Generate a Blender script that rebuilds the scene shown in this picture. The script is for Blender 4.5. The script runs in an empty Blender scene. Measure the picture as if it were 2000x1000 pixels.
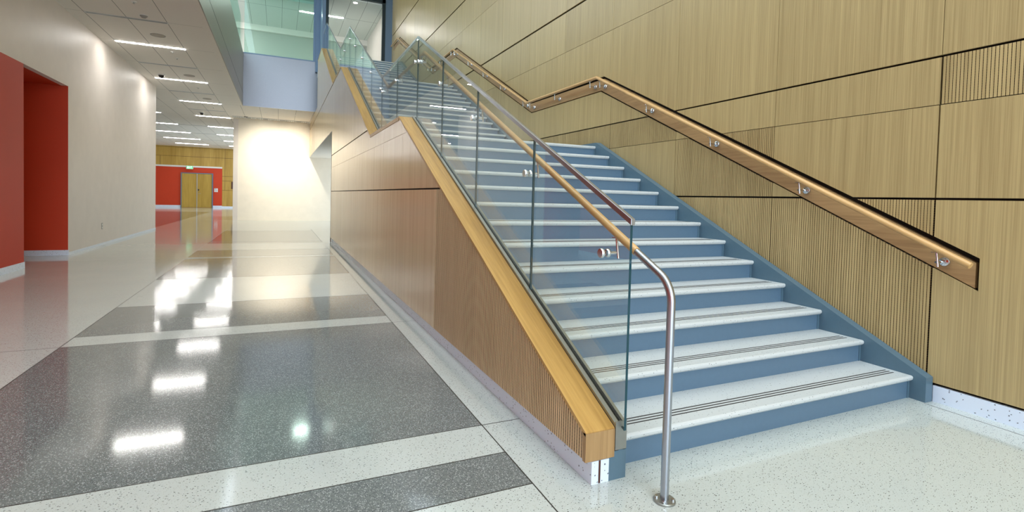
import bpy, bmesh, math, random
from mathutils import Vector, Matrix
random.seed(7)
S = bpy.context.scene
COL = S.collection

# ------------------------------------------------------------------ camera
F_PX, CX, CY = 998.63, 1000.0, 417.17
PITCH, ROLL, YAW = 0.0290883942, 0.0260140556, 0.427950411

def cam_rotation():
    cx, sx = math.cos(PITCH), math.sin(PITCH)
    cy, sy = math.cos(ROLL), math.sin(ROLL)
    cz, sz = math.cos(YAW), math.sin(YAW)
    Rz = Matrix(((cz, -sz, 0), (sz, cz, 0), (0, 0, 1)))
    Rx = Matrix(((1, 0, 0), (0, cx, -sx), (0, sx, cx)))
    Rr = Matrix(((cy, 0, sy), (0, 1, 0), (-sy, 0, cy)))
    R = Rr @ Rx @ Rz                      # world -> (right, forward, up)
    right, fwd, up = R[0], R[1], R[2]
    return Matrix((right, up, -fwd)).transposed().to_4x4()

cam_data = bpy.data.cameras.new('camera')
cam = bpy.data.objects.new('camera', cam_data)
COL.objects.link(cam)
cam.matrix_world = Matrix.Translation((0, 0, 1.28)) @ cam_rotation()
cam_data.sensor_fit = 'HORIZONTAL'
cam_data.sensor_width = 36.0
cam_data.lens = F_PX / 2000.0 * 36.0
cam_data.shift_x = -(CX - 1000.0) / 2000.0
cam_data.shift_y = (CY - 500.0) / 2000.0
cam_data.clip_start = 0.05
cam_data.clip_end = 200
S.camera = cam

# ------------------------------------------------------------------ world, exposure, daylight
w = bpy.data.worlds.new('daylight')
S.world = w
w.use_nodes = True
bg = w.node_tree.nodes['Background']
bg.inputs[0].default_value = (0.80, 0.90, 1.0, 1)
bg.inputs[1].default_value = 2.4
S.view_settings.view_transform = 'Standard'
S.view_settings.look = 'None'
S.view_settings.gamma = 1
S.view_settings.use_curve_mapping = False
S.view_settings.exposure = 0.5
S.cycles.max_bounces = 10
S.cycles.diffuse_bounces = 5
S.cycles.glossy_bounces = 5
S.cycles.transparent_max_bounces = 24
S.cycles.use_denoising = True
S.cycles.caustics_reflective = False
S.cycles.caustics_refractive = False
S.cycles.sample_clamp_indirect = 6

def area(name, loc, rot, sx, sy, power, color):
    l = bpy.data.lights.new(name, 'AREA')
    l.shape = 'RECTANGLE'; l.size = sx; l.size_y = sy
    l.energy = power; l.color = color
    o = bpy.data.objects.new(name, l); COL.objects.link(o)
    o.location = loc; o.rotation_euler = rot
    return o
# daylight through the curtain wall behind the camera, and an added overhead fill lamp under the closed atrium ceiling
area('curtain_wall_daylight', (0.0, -6.9, 4.6), (math.radians(90), 0, 0), 7.0, 8.6, 420, (0.80, 0.91, 1.0))
area('added_overhead_fill', (1.2, 1.5, 9.55), (0, 0, 0), 4.4, 14.0, 480, (0.84, 0.93, 1.0))

# ------------------------------------------------------------------ materials
def lin(c):
    c = c / 255.0
    return c / 12.92 if c <= 0.04045 else ((c + 0.055) / 1.055) ** 2.4
def rgb(r, g, b): return (lin(r), lin(g), lin(b), 1)

def mat(name, col, rough=0.5, metal=0.0, emit=None, estr=0, spec=0.5, bump=None):
    m = bpy.data.materials.new(name); m.use_nodes = True
    nt = m.node_tree; p = nt.nodes['Principled BSDF']
    p.inputs['Base Color'].default_value = col
    p.inputs['Roughness'].default_value = rough
    p.inputs['Metallic'].default_value = metal
    p.inputs['Specular IOR Level'].default_value = spec
    if emit:
        p.inputs['Emission Color'].default_value = emit
        p.inputs['Emission Strength'].default_value = estr
    # slight procedural variation
    tc = nt.nodes.new('ShaderNodeTexCoord'); n = nt.nodes.new('ShaderNodeTexNoise')
    n.inputs['Scale'].default_value = (bump or (30, 0.0))[0]
    nt.links.new(tc.outputs['Object'], n.inputs['Vector'])
    mx = nt.nodes.new('ShaderNodeMix'); mx.data_type = 'RGBA'
    mx.inputs['A'].default_value = tuple(c * 0.95 for c in col[:3]) + (1,)
    mx.inputs['B'].default_value = tuple(min(1, c * 1.05) for c in col[:3]) + (1,)
    nt.links.new(n.outputs['Fac'], mx.inputs['Factor'])
    nt.links.new(mx.outputs['Result'], p.inputs['Base Color'])
    if bump and bump[1]:
        b = nt.nodes.new('ShaderNodeBump'); b.inputs['Strength'].default_value = bump[1]
        b.inputs['Distance'].default_value = 0.002
        nt.links.new(n.outputs['Fac'], b.inputs['Height']); nt.links.new(b.outputs['Normal'], p.inputs['Normal'])
    return m

def wood(name, c0, c1, scale, rough=0.38, wide=0.35, dots=False, fine=0.5):
    """straight-grained veneer: scale stretches the noise, the small number is the grain direction"""
    m = bpy.data.materials.new(name); m.use_nodes = True
    nt = m.node_tree; N = nt.nodes; L = nt.links; p = N['Principled BSDF']
    tc = N.new('ShaderNodeTexCoord'); oi = N.new('ShaderNodeObjectInfo')
    add = N.new('ShaderNodeVectorMath'); add.operation = 'ADD'
    cmb = N.new('ShaderNodeCombineXYZ'); mul = N.new('ShaderNodeMath'); mul.operation = 'MULTIPLY'; mul.inputs[1].default_value = 7.3
    L.new(oi.outputs['Random'], mul.inputs[0])
    for i in range(3): L.new(mul.outputs[0], cmb.inputs[i])
    L.new(tc.outputs['Object'], add.inputs[0]); L.new(cmb.outputs[0], add.inputs[1])
    def noise(s, det):
        mp = N.new('ShaderNodeMapping'); mp.inputs['Scale'].default_value = s
        n = N.new('ShaderNodeTexNoise'); n.inputs['Scale'].default_value = 1; n.inputs['Detail'].default_value = det
        n.inputs['Roughness'].default_value = 0.6
        L.new(add.outputs[0], mp.inputs[0]); L.new(mp.outputs[0], n.inputs['Vector'])
        return n
    n1 = noise(tuple(s * 1.0 for s in scale), 6)
    n2 = noise(tuple(s * 0.09 for s in scale), 2)
    a = N.new('ShaderNodeMath'); a.operation = 'MULTIPLY'; a.inputs[1].default_value = fine
    b = N.new('ShaderNodeMath'); b.operation = 'MULTIPLY_ADD'; b.inputs[1].default_value = wide
    L.new(n1.outputs['Fac'], a.inputs[0]); L.new(n2.outputs['Fac'], b.inputs[0]); L.new(a.outputs[0], b.inputs[2])
    r = N.new('ShaderNodeMath'); r.operation = 'MULTIPLY_ADD'; r.inputs[1].default_value = 0.10
    L.new(oi.outputs['Random'], r.inputs[0]); L.new(b.outputs[0], r.inputs[2])
    ramp = N.new('ShaderNodeValToRGB')
    ramp.color_ramp.elements[0].position = 0.28; ramp.color_ramp.elements[0].color = c0
    ramp.color_ramp.elements[1].position = 0.62; ramp.color_ramp.elements[1].color = c1
    L.new(r.outputs[0], ramp.inputs[0])
    L.new(ramp.outputs[0], p.inputs['Base Color'])
    p.inputs['Roughness'].default_value = rough
    bp = N.new('ShaderNodeBump'); bp.inputs['Strength'].default_value = 0.08; bp.inputs['Distance'].default_value = 0.001
    L.new(n1.outputs['Fac'], bp.inputs['Height']); L.new(bp.outputs['Normal'], p.inputs['Normal'])
    return m

def perforated(name, c):
    """groove floor behind the acoustic slats: dark wood drilled with rows of small holes; on slat sides it stands in for shade"""
    m = bpy.data.materials.new(name); m.use_nodes = True
    nt = m.node_tree; N = nt.nodes; L = nt.links; p = N['Principled BSDF']
    tc = N.new('ShaderNodeTexCoord'); sp = N.new('ShaderNodeSeparateXYZ'); L.new(tc.outputs['Object'], sp.inputs[0])
    md = N.new('ShaderNodeMath'); md.operation = 'FRACT'; ml = N.new('ShaderNodeMath'); ml.operation = 'MULTIPLY'; ml.inputs[1].default_value = 62
    L.new(sp.outputs['Z'], ml.inputs[0]); L.new(ml.outputs[0], md.inputs[0])
    gt = N.new('ShaderNodeMath'); gt.operation = 'GREATER_THAN'; gt.inputs[1].default_value = 0.5
    L.new(md.outputs[0], gt.inputs[0])
    mx = N.new('ShaderNodeMix'); mx.data_type = 'RGBA'; mx.inputs['A'].default_value = c
    mx.inputs['B'].default_value = (0.01, 0.008, 0.006, 1)
    L.new(gt.outputs[0], mx.inputs['Factor']); L.new(mx.outputs['Result'], p.inputs['Base Color'])
    p.inputs['Roughness'].default_value = 0.6
    return m

def terrazzo(name, base, base2, chip, scale, thr, rough, chip2=None, dist=0.28, stretch=(1.0, 1.0)):
    m = bpy.data.materials.new(name); m.use_nodes = True
    nt = m.node_tree; N = nt.nodes; L = nt.links; p = N['Principled BSDF']
    tc = N.new('ShaderNodeTexCoord')
    nn = N.new('ShaderNodeTexNoise'); nn.inputs['Scale'].default_value = 1.7; nn.inputs['Detail'].default_value = 4
    L.new(tc.outputs['Object'], nn.inputs['Vector'])
    mx = N.new('ShaderNodeMix'); mx.data_type = 'RGBA'; mx.inputs['A'].default_value = base; mx.inputs['B'].default_value = base2
    L.new(nn.outputs['Fac'], mx.inputs['Factor'])
    cur = mx.outputs['Result']
    def chips(color, sc, thr, dist, cur, rotz):
        mp = N.new('ShaderNodeMapping'); mp.inputs['Rotation'].default_value = (0, 0, rotz)
        mp.inputs['Scale'].default_value = (stretch[0], stretch[1], 1.0)
        L.new(tc.outputs['Object'], mp.inputs[0])
        ns = N.new('ShaderNodeTexNoise'); ns.inputs['Scale'].default_value = sc * 1.3
        L.new(tc.outputs['Object'], ns.inputs['Vector'])
        sm = N.new('ShaderNodeVectorMath'); sm.operation = 'MULTIPLY_ADD'
        sm.inputs[1].default_value = (0.6 / sc,) * 3
        L.new(ns.outputs['Color'], sm.inputs[0]); L.new(mp.outputs[0], sm.inputs[2])
        v = N.new('ShaderNodeTexVoronoi'); v.inputs['Scale'].default_value = sc
        L.new(sm.outputs[0], v.inputs['Vector'])
        lt = N.new('ShaderNodeMath'); lt.operation = 'LESS_THAN'; lt.inputs[1].default_value = dist
        L.new(v.outputs['Distance'], lt.inputs[0])
        s = N.new('ShaderNodeSeparateColor'); L.new(v.outputs['Color'], s.inputs[0])
        g = N.new('ShaderNodeMath'); g.operation = 'GREATER_THAN'; g.inputs[1].default_value = thr
        L.new(s.outputs[0], g.inputs[0])
        mm = N.new('ShaderNodeMath'); mm.operation = 'MULTIPLY'; L.new(lt.outputs[0], mm.inputs[0]); L.new(g.outputs[0], mm.inputs[1])
        x = N.new('ShaderNodeMix'); x.data_type = 'RGBA'; x.inputs['B'].default_value = color
        L.new(mm.outputs[0], x.inputs['Factor']); L.new(cur, x.inputs['A'])
        return x.outputs['Result']
    cur = chips(chip, scale, thr, dist, cur, 0.5)
    if chip2: cur = chips(chip2, scale * 1.7, thr, dist, cur, -0.7)
    L.new(cur, p.inputs['Base Color'])
    p.inputs['Roughness'].default_value = rough
    p.inputs['IOR'].default_value = 1.7
    return m

def gridded(name, col, line, x0, dx, y0, dy, wx=0.010, wy=0.007, rough=0.8):
    m = bpy.data.materials.new(name); m.use_nodes = True
    nt = m.node_tree; N = nt.nodes; L = nt.links; p = N['Principled BSDF']
    tc = N.new('ShaderNodeTexCoord'); sp = N.new('ShaderNodeSeparateXYZ'); L.new(tc.outputs['Object'], sp.inputs[0])
    def ln(out, o, d, wd):
        a = N.new('ShaderNodeMath'); a.operation = 'SUBTRACT'; a.inputs[1].default_value = o - wd / 2; L.new(out, a.inputs[0])
        f = N.new('ShaderNodeMath'); f.operation = 'FLOORED_MODULO'; f.inputs[1].default_value = d; L.new(a.outputs[0], f.inputs[0])
        t = N.new('ShaderNodeMath'); t.operation = 'LESS_THAN'; t.inputs[1].default_value = wd; L.new(f.outputs[0], t.inputs[0])
        return t.outputs[0]
    a = ln(sp.outputs['X'], x0, dx, wx); b = ln(sp.outputs['Y'], y0, dy, wy)
    mxm = N.new('ShaderNodeMath'); mxm.operation = 'MAXIMUM'; L.new(a, mxm.inputs[0]); L.new(b, mxm.inputs[1])
    mx = N.new('ShaderNodeMix'); mx.data_type = 'RGBA'; mx.inputs['A'].default_value = col; mx.inputs['B'].default_value = line
    L.new(mxm.outputs[0], mx.inputs['Factor']); L.new(mx.outputs['Result'], p.inputs['Base Color'])
    p.inputs['Roughness'].default_value = rough
    return m

def glass(name, tint, ior=1.5, extra=0.0, rough=0.0):
    m = bpy.data.materials.new(name); m.use_nodes = True
    nt = m.node_tree; N = nt.nodes; L = nt.links
    for n in list(N):
        if n.type != 'OUTPUT_MATERIAL': N.remove(n)
    out = [n for n in N if n.type == 'OUTPUT_MATERIAL'][0]
    t = N.new('ShaderNodeBsdfTransparent'); t.inputs[0].default_value = tint
    g = N.new('ShaderNodeBsdfGlossy'); g.inputs['Roughness'].default_value = rough; g.inputs[0].default_value = (1, 1, 1, 1)
    f0 = ((ior - 1) / (ior + 1)) ** 2
    ge = N.new('ShaderNodeNewGeometry'); dt = N.new('ShaderNodeVectorMath'); dt.operation = 'DOT_PRODUCT'
    L.new(ge.outputs['Normal'], dt.inputs[0]); L.new(ge.outputs['Incoming'], dt.inputs[1])
    ab = N.new('ShaderNodeMath'); ab.operation = 'ABSOLUTE'; L.new(dt.outputs['Value'], ab.inputs[0])
    iv = N.new('ShaderNodeMath'); iv.operation = 'SUBTRACT'; iv.inputs[0].default_value = 1; L.new(ab.outputs[0], iv.inputs[1])
    pw = N.new('ShaderNodeMath'); pw.operation = 'POWER'; pw.inputs[1].default_value = 5; L.new(iv.outputs[0], pw.inputs[0])
    ad = N.new('ShaderNodeMath'); ad.operation = 'MULTIPLY_ADD'; ad.inputs[1].default_value = 1 - f0; ad.inputs[2].default_value = f0 + extra
    ad.use_clamp = True
    L.new(pw.outputs[0], ad.inputs[0])
    mx = N.new('ShaderNodeMixShader')
    L.new(ad.outputs[0], mx.inputs[0]); L.new(t.outputs[0], mx.inputs[1]); L.new(g.outputs[0], mx.inputs[2])
    L.new(mx.outputs[0], out.inputs[0])
    return m

M = {}
M['wood_wall'] = wood('oak_veneer_wall', rgb(142, 121, 80), rgb(186, 164, 116), (150, 150, 1.2), 0.34, wide=0.22, fine=0.66)
M['wood_rib'] = wood('oak_slat', rgb(142, 120, 78), rgb(194, 170, 120), (60, 60, 1.6), 0.42, wide=0.3)
M['wood_side'] = wood('oak_veneer_side', rgb(186, 160, 120), rgb(222, 197, 156), (150, 150, 1.2), 0.2, wide=0.3)
M['wood_side_rib'] = wood('oak_slat_side', rgb(184, 156, 114), rgb(222, 193, 148), (70, 70, 1.6), 0.4, wide=0.3)
M['wood_cap'] = wood('oak_cap', rgb(144, 106, 48), rgb(196, 156, 88), (60, 2.0, 2.0), 0.36, wide=0.45)
M['wood_block'] = wood('oak_block', rgb(140, 108, 68), rgb(188, 154, 106), (70, 70, 1.6), 0.45, wide=0.3)
M['wood_rail'] = wood('oak_rail', rgb(158, 116, 66), rgb(208, 168, 112), (60, 2.0, 2.0), 0.28, wide=0.4)
M['wood_board'] = wood('oak_board', rgb(128, 96, 62), rgb(176, 142, 98), (60, 2.5, 60), 0.35, wide=0.5)
M['wood_door'] = wood('oak_door', rgb(150, 118, 40), rgb(192, 160, 72), (25, 25, 1.0), 0.4, wide=0.4)
M['wood_far'] = wood('oak_far_wall', rgb(160, 126, 48), rgb(200, 166, 84), (12, 12, 0.7), 0.45, wide=0.4)
M['groove'] = perforated('acoustic_groove', (lin(104), lin(78), lin(44), 1))
M['reveal'] = mat('black_reveal', (0.010, 0.007, 0.006, 1), 0.7)
M['white_wall'] = mat('white_paint', rgb(226, 217, 208), 0.48, bump=(4, 0.0))
M['cream_wall'] = mat('cream_paint', rgb(240, 231, 214), 0.5, bump=(4, 0.0))
M['red'] = mat('red_paint', rgb(196, 56, 14), 0.6, bump=(3, 0.0))
M['ceil_plain'] = mat('ceiling_paint', rgb(232, 226, 218), 0.8)
M['ceiling'] = gridded('ceiling_tiles', rgb(232, 226, 218), rgb(120, 118, 116), -3.33, 0.652, 12.0, 2.0)
M['fascia'] = mat('grey_fascia_panel', rgb(136, 140, 150), 0.30, 0.55)
M['bulkhead'] = mat('grey_bulkhead_panel', rgb(142, 137, 128), 0.35, 0.2)
M['blue_steel'] = mat('blue_grey_painted_steel', rgb(82, 108, 124), 0.36)
M['riser_blue'] = mat('blue_grey_riser', rgb(86, 112, 134), 0.42)
M['frame_blue'] = mat('blue_grey_frame', rgb(100, 122, 146), 0.35, 0.3)
M['frame_dark'] = mat('dark_frame', rgb(40, 52, 58), 0.35, 0.5)
M['steel'] = mat('brushed_steel', rgb(172, 178, 188), 0.30, 1.0)
M['steel_dull'] = mat('dull_steel', rgb(160, 162, 158), 0.38, 0.9)
M['chrome'] = mat('polished_steel', rgb(215, 218, 222), 0.10, 1.0)
M['gasket'] = mat('black_gasket', (0.008, 0.009, 0.008, 1), 0.5)
M['tread'] = terrazzo('tread_terrazzo', rgb(190, 197, 198), rgb(202, 207, 208), rgb(100, 106, 108), 85, 0.72, 0.42, dist=0.22)
M['grip'] = mat('dark_grip_strip', rgb(58, 56, 56), 0.7)
M['terr_white'] = terrazzo('light_terrazzo', rgb(184, 192, 190), rgb(196, 202, 197), rgb(52, 56, 58), 62, 0.30, 0.085,
                           chip2=rgb(130, 128, 116), dist=0.20, stretch=(1.0, 1.9))
M['terr_dark'] = terrazzo('dark_terrazzo', rgb(106, 114, 115), rgb(118, 124, 122), rgb(164, 170, 170), 130, 0.50, 0.085,
                          chip2=rgb(58, 64, 72), dist=0.40)
M['base_white'] = terrazzo('baseboard_terrazzo', rgb(214, 226, 244), rgb(222, 232, 246), rgb(90, 96, 108), 62, 0.66, 0.35, dist=0.24, stretch=(1.0, 1.0))
M['divider'] = mat('zinc_divider_strip', rgb(60, 58, 54), 0.4, 0.3)
M['led'] = mat('led_diffuser', (1, 1, 1, 1), 0.5, emit=(1.0, 0.97, 0.93, 1), estr=60)
M['led_up'] = mat('led_diffuser_upper', (1, 1, 1, 1), 0.5, emit=(1.0, 0.97, 0.93, 1), estr=140)
M['white_plastic'] = mat('white_plastic', rgb(225, 224, 220), 0.4)
M['grey_plastic'] = mat('grey_plastic', rgb(150, 146, 140), 0.5)
M['speaker'] = mat('speaker_grille', rgb(176, 168, 158), 0.7)
M['dark_glass'] = mat('smoked_dome', rgb(36, 26, 22), 0.12)
M['slot'] = mat('dark_slot', rgb(28, 28, 28), 0.6)
M['alu'] = mat('aluminium_trim', rgb(205, 208, 208), 0.3, 0.8)
M['green_sign'] = mat('exit_sign_green', rgb(20, 160, 90), 0.4, emit=rgb(40, 190, 110), estr=1.2)
M['letter'] = mat('exit_letters', rgb(235, 250, 240), 0.4, emit=(0.9, 1, 0.92, 1), estr=2.2)
M['black'] = mat('black_metal', (0.012, 0.012, 0.012, 1), 0.4)
M['ink'] = mat('grey_print', rgb(120, 130, 160), 0.6)
M['brown'] = mat('dark_brown_panel', rgb(70, 34, 18), 0.5)
M['glass'] = glass('clear_glass', (0.955, 0.985, 0.975, 1), 1.55, 0.015)
M['glass_green'] = glass('green_glass', (0.76, 0.90, 0.86, 1), 1.5)
M['glass_edge'] = mat('glass_edge', rgb(18, 62, 72), 0.12)
M['upper_wall'] = mat('upper_wall_paint', rgb(176, 178, 170), 0.6)

# ------------------------------------------------------------------ mesh helpers
class MB:
    def __init__(s): s.v = []; s.f = []; s.m = []
    def poly(s, idx, m=0): s.f.append(tuple(idx)); s.m.append(m)
    def box(s, x0, x1, y0, y1, z0, z1, m=0):
        if x0 > x1: x0, x1 = x1, x0
        if y0 > y1: y0, y1 = y1, y0
        if z0 > z1: z0, z1 = z1, z0
        b = len(s.v)
        s.v += [(x, y, z) for x in (x0, x1) for y in (y0, y1) for z in (z0, z1)]
        for q in ((0, 1, 3, 2), (4, 6, 7, 5), (0, 4, 5, 1), (2, 3, 7, 6), (0, 2, 6, 4), (1, 5, 7, 3)):
            s.poly([b + i for i in q], m)
        return s
    def prism_x(s, pts, x0, x1, m=0, me=None):
        """polygon in (y, z) extruded from x0 to x1; me = material slot of the edge faces"""
        if me is None: me = m
        b = len(s.v); n = len(pts)
        s.v += [(x0, y, z) for y, z in pts] + [(x1, y, z) for y, z in pts]
        s.poly([b + i for i in range(n)], m); s.poly([b + n + i for i in reversed(range(n))], m)
        for i in range(n):
            j = (i + 1) % n
            s.poly([b + i, b + n + i, b + n + j, b + j], me)
        return s
    def sweep(s, path, prof, x, vcut=True, m=0):
        """profile [(dx, dn)] swept along a (y, z) path at constant x with mitred corners"""
        n = len(path); k = len(prof); b = len(s.v)
        for i, (y, z) in enumerate(path):
            ds = []
            if i > 0: ds.append((path[i][0] - path[i-1][0], path[i][1] - path[i-1][1]))
            if i < n - 1: ds.append((path[i+1][0] - path[i][0], path[i+1][1] - path[i][1]))
            ns = []
            for dy, dz in ds:
                l = math.hypot(dy, dz); ns.append((-dz / l, dy / l))
            if len(ns) == 2:
                d = 1 + ns[0][0] * ns[1][0] + ns[0][1] * ns[1][1]
                nm = ((ns[0][0] + ns[1][0]) / d, (ns[0][1] + ns[1][1]) / d)
            elif vcut and abs(ns[0][1]) > 0.3: nm = (0, 1 / ns[0][1])
            else: nm = ns[0]
            s.v += [(x + dx, y + dn * nm[0], z + dn * nm[1]) for dx, dn in prof]
        for i in range(n - 1):
            for j in range(k):
                a, c = b + i * k + j, b + i * k + (j + 1) % k
                s.poly([a, a + k, c + k, c], m)
        s.poly([b + j for j in range(k)], m); s.poly([b + (n - 1) * k + j for j in reversed(range(k))], m)
        return s
    def tube_yz(s, path, r, x, n=16, vcut=False, m=0):
        return s.sweep(path, [(r * math.cos(2 * math.pi * i / n), r * math.sin(2 * math.pi * i / n)) for i in range(n)], x, vcut, m)
    def cyl(s, p0, p1, r0, r1=None, n=20, m=0):
        if r1 is None: r1 = r0
        p0 = Vector(p0); p1 = Vector(p1); d = (p1 - p0).normalized()
        u = d.orthogonal().normalized(); v = d.cross(u); b = len(s.v)
        for p, r in ((p0, r0), (p1, r1)):
            s.v += [tuple(p + r * (math.cos(2 * math.pi * i / n) * u + math.sin(2 * math.pi * i / n) * v)) for i in range(n)]
        for i in range(n):
            j = (i + 1) % n
            s.poly([b + i, b + j, b + n + j, b + n + i], m)
        s.poly([b + i for i in reversed(range(n))], m); s.poly([b + n + i for i in range(n)], m)
        return s
    def lathe(s, c, axis, prof, n=24, m=0):
        """prof [(r, h)] turned about axis ('x' or 'z') through c"""
        b = len(s.v); k = len(prof)
        for i in range(n):
            a = 2 * math.pi * i / n
            for r, h in prof:
                if axis == 'z': s.v.append((c[0] + r * math.cos(a), c[1] + r * math.sin(a), c[2] + h))
                else: s.v.append((c[0] + h, c[1] + r * math.cos(a), c[2] + r * math.sin(a)))
        for i in range(n):
            j = (i + 1) % n
            for q in range(k - 1):
                s.poly([b + i * k + q, b + j * k + q, b + j * k + q + 1, b + i * k + q + 1], m)
        return s
    def build(s, name, mats, parent=None, smooth=False, bevel=0):
        me = bpy.data.meshes.new(name)
        off = Vector(parent_world(parent)) if parent else Vector((0, 0, 0))
        me.from_pydata([tuple(Vector(v) - off) for v in s.v], [], s.f)
        if not isinstance(mats, (list, tuple)): mats = [mats]
        for m in mats: me.materials.append(M[m])
        for p, mi in zip(me.polygons, s.m): p.material_index = mi
        bm = bmesh.new(); bm.from_mesh(me)
        bmesh.ops.remove_doubles(bm, verts=bm.verts, dist=1e-6)
        bmesh.ops.recalc_face_normals(bm, faces=bm.faces)
        bm.to_mesh(me); bm.free()
        if smooth:
            me.polygons.foreach_set('use_smooth', [True] * len(me.polygons))
            me.set_sharp_from_angle(angle=math.radians(40))
        o = bpy.data.objects.new(name, me); COL.objects.link(o)
        if parent: o.parent = parent
        if bevel:
            bv = o.modifiers.new('bevel', 'BEVEL'); bv.width = bevel; bv.segments = 2; bv.limit_method = 'ANGLE'
        return o

def parent_world(p):
    l = Vector(p.location)
    while p.parent: p = p.parent; l += p.location
    return l

def thing(name, label, cat, loc=(0, 0, 0), group=None):
    o = bpy.data.objects.new(name, None); COL.objects.link(o)
    o.empty_display_size = 0.1
    o.location = loc; o['label'] = label; o['category'] = cat
    if group: o['group'] = group
    return o
def struct(mb, name, mats, parent=None, **k):
    o = mb.build(name, mats, parent, **k)
    if not parent: o['kind'] = 'structure'
    return o
def copy_tree(o, loc, label):
    r = o.copy(); COL.objects.link(r); r.location = loc; r['label'] = label
    for ch in list(o.children):
        c = ch.copy(); COL.objects.link(c); c.parent = r
        for g in list(ch.children):
            d = g.copy(); COL.objects.link(d); d.parent = c
    return r

def interp(path, y):
    if y <= path[0][0]:
        (a, b), (c, d) = path[0], path[1]
        return b + (d - b) * (y - a) / (c - a)
    for (a, b), (c, d) in zip(path, path[1:]):
        if y <= c: return b + (d - b) * (y - a) / (c - a)
    return path[-1][1]

def clip(poly, f):
    """keep the side of a (y, z) polygon where f(y, z) >= 0 (f linear)"""
    out = []
    for i in range(len(poly)):
        p, q = poly[i], poly[(i + 1) % len(poly)]
        a, b = f(*p), f(*q)
        if a >= 0: out.append(p)
        if (a >= 0) != (b >= 0):
            t = a / (a - b); out.append((p[0] + t * (q[0] - p[0]), p[1] + t * (q[1] - p[1])))
    return out
def area2(p): return abs(sum(p[i][0] * p[(i+1) % len(p)][1] - p[(i+1) % len(p)][0] * p[i][1] for i in range(len(p)))) if len(p) > 2 else 0

# ------------------------------------------------------------------ key profiles of the stair, as (y, z)
RISE = 0.1555
XS = 1.262                         # face of the timber-clad left side of the stair
XW = 3.99                          # face of the timber-clad wall on the right
CEIL = 4.537
CAP = [(1.90, 0.245), (6.00, 2.205), (8.10, 2.205), (12.50, 4.225), (14.45, 4.225), (18.80, 6.26), (20.60, 6.26)]
RAIL_TOP = [(1.862, 1.203), (5.90, 3.130), (8.20, 3.140), (12.45, 5.160), (14.48, 5.160), (19.10, 7.235), (20.40, 7.235)]
GRAB = [(1.69, 0.938), (5.90, 2.950), (8.05, 2.950), (12.35, 4.958), (14.50, 4.958), (19.10, 7.083), (20.3, 7.083)]
NICHE_LO = [(1.685, 0.773), (5.93, 2.775), (8.05, 2.780), (12.42, 4.80), (14.50, 4.80), (19.15, 6.92), (20.3, 6.92)]
NICHE_HI = [(1.685, 0.982), (5.86, 2.972), (8.10, 2.985), (12.33, 5.01), (14.55, 5.01), (19.08, 7.13), (20.3, 7.13)]
FLIGHTS = [(2.0, 0.0, 0.3257), (8.30, 2.0215, 0.333), (14.58, 4.043, 0.345)]
LANDINGS = [(5.908, 8.31, 2.0215), (12.296, 14.59, 4.043), (18.72, 21.9, 6.0645)]
SKIRT = [(1.90, 0.165), (5.88, 2.070), (8.14, 2.070), (12.22, 4.092), (14.43, 4.092), (18.60, 6.115), (20.5, 6.115)]

# ------------------------------------------------------------------ floor
rows = [(2.013, 2.32), (2.648, 5.16), (5.47, 6.72), (8.64, 11.14), (11.38, 12.67), (14.3, 14.7), (14.8, 18.83)]
XL, XR = -1.578, 1.055
fb = MB()
ys = sorted({-7.0, 45.2} | {v for r in rows for v in r} | {21.0, 35.8})
xs = [-12.0, -3.78, XL, XR, 6.0]
for i in range(len(ys) - 1):
    for j in range(len(xs) - 1):
        ym = (ys[i] + ys[i+1]) / 2; dark = 0
        if j == 2 and any(a < ym < b for a, b in rows): dark = 1
        if j == 0 and 21.0 < ym < 35.8: dark = 1
        b = len(fb.v)
        fb.v += [(xs[j], ys[i], 0), (xs[j+1], ys[i], 0), (xs[j+1], ys[i+1], 0), (xs[j], ys[i+1], 0)]
        fb.poly([b, b+1, b+2, b+3], dark)
fo = MB(); fo.v = fb.v; fo.f = fb.f; fo.m = fb.m
floor = fo.build('floor', ['terr_white', 'terr_dark']); floor['kind'] = 'structure'
for p in floor.data.polygons:
    if p.normal.z < 0: p.flip()
d = MB()
for x in (XL, XR): d.box(x - 0.003, x + 0.003, -6.9, 19.6, 0.0, 0.0006)
for a, b in rows:
    for y in (a, b): d.box(XL, XR, y - 0.003, y + 0.003, 0.0, 0.0005)
d.box(XR, 1.29, 2.645, 2.651, 0, 0.0005); d.box(XR, 1.29, 5.157, 5.163, 0, 0.0005)
d.box(-3.59, XL, 5.157, 5.163, 0, 0.0005); d.box(-3.59, XL, 11.137, 11.143, 0, 0.0005)
d.box(3.892, 3.897, -6.9, 1.9, 0, 0.0005)
d.build('divider_strips', 'divider', floor)

# ------------------------------------------------------------------ ceilings
c = MB()
c.box(-12.0, -1.40, -6.9, 45.1, CEIL, CEIL + 0.1, 0)
c.box(-1.40, XS + 0.018, 21.9, 45.1, CEIL, CEIL + 0.1, 0)
c.box(-1.42, -1.30, -6.9, 21.86, CEIL - 0.012, CEIL + 0.05, 1)
ceil_o = struct(c, 'ceiling', ['ceiling', 'ceil_plain'])
c = MB(); c.box(-1.4, 4.2, -6.9, 21.86, 9.60, 9.7); struct(c, 'ceiling_atrium', 'ceil_plain')
M['ceiling_up'] = gridded('upper_ceiling_tiles', rgb(214, 218, 212), rgb(110, 116, 114), -1.18, 0.6035, 22.97, 2.9, 0.012, 0.02)
c = MB(); c.box(-6.0, 4.4, 21.95, 26.1, 8.75, 8.85, 0); c.box(1.53, 4.4, 20.73, 21.95, 8.75, 8.85, 0); c.box(-6.0, 3.9, 25.75, 25.9, 8.50, 8.75, 1)
struct(c, 'ceiling_upper', ['ceiling_up', 'ceil_plain'])

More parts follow.
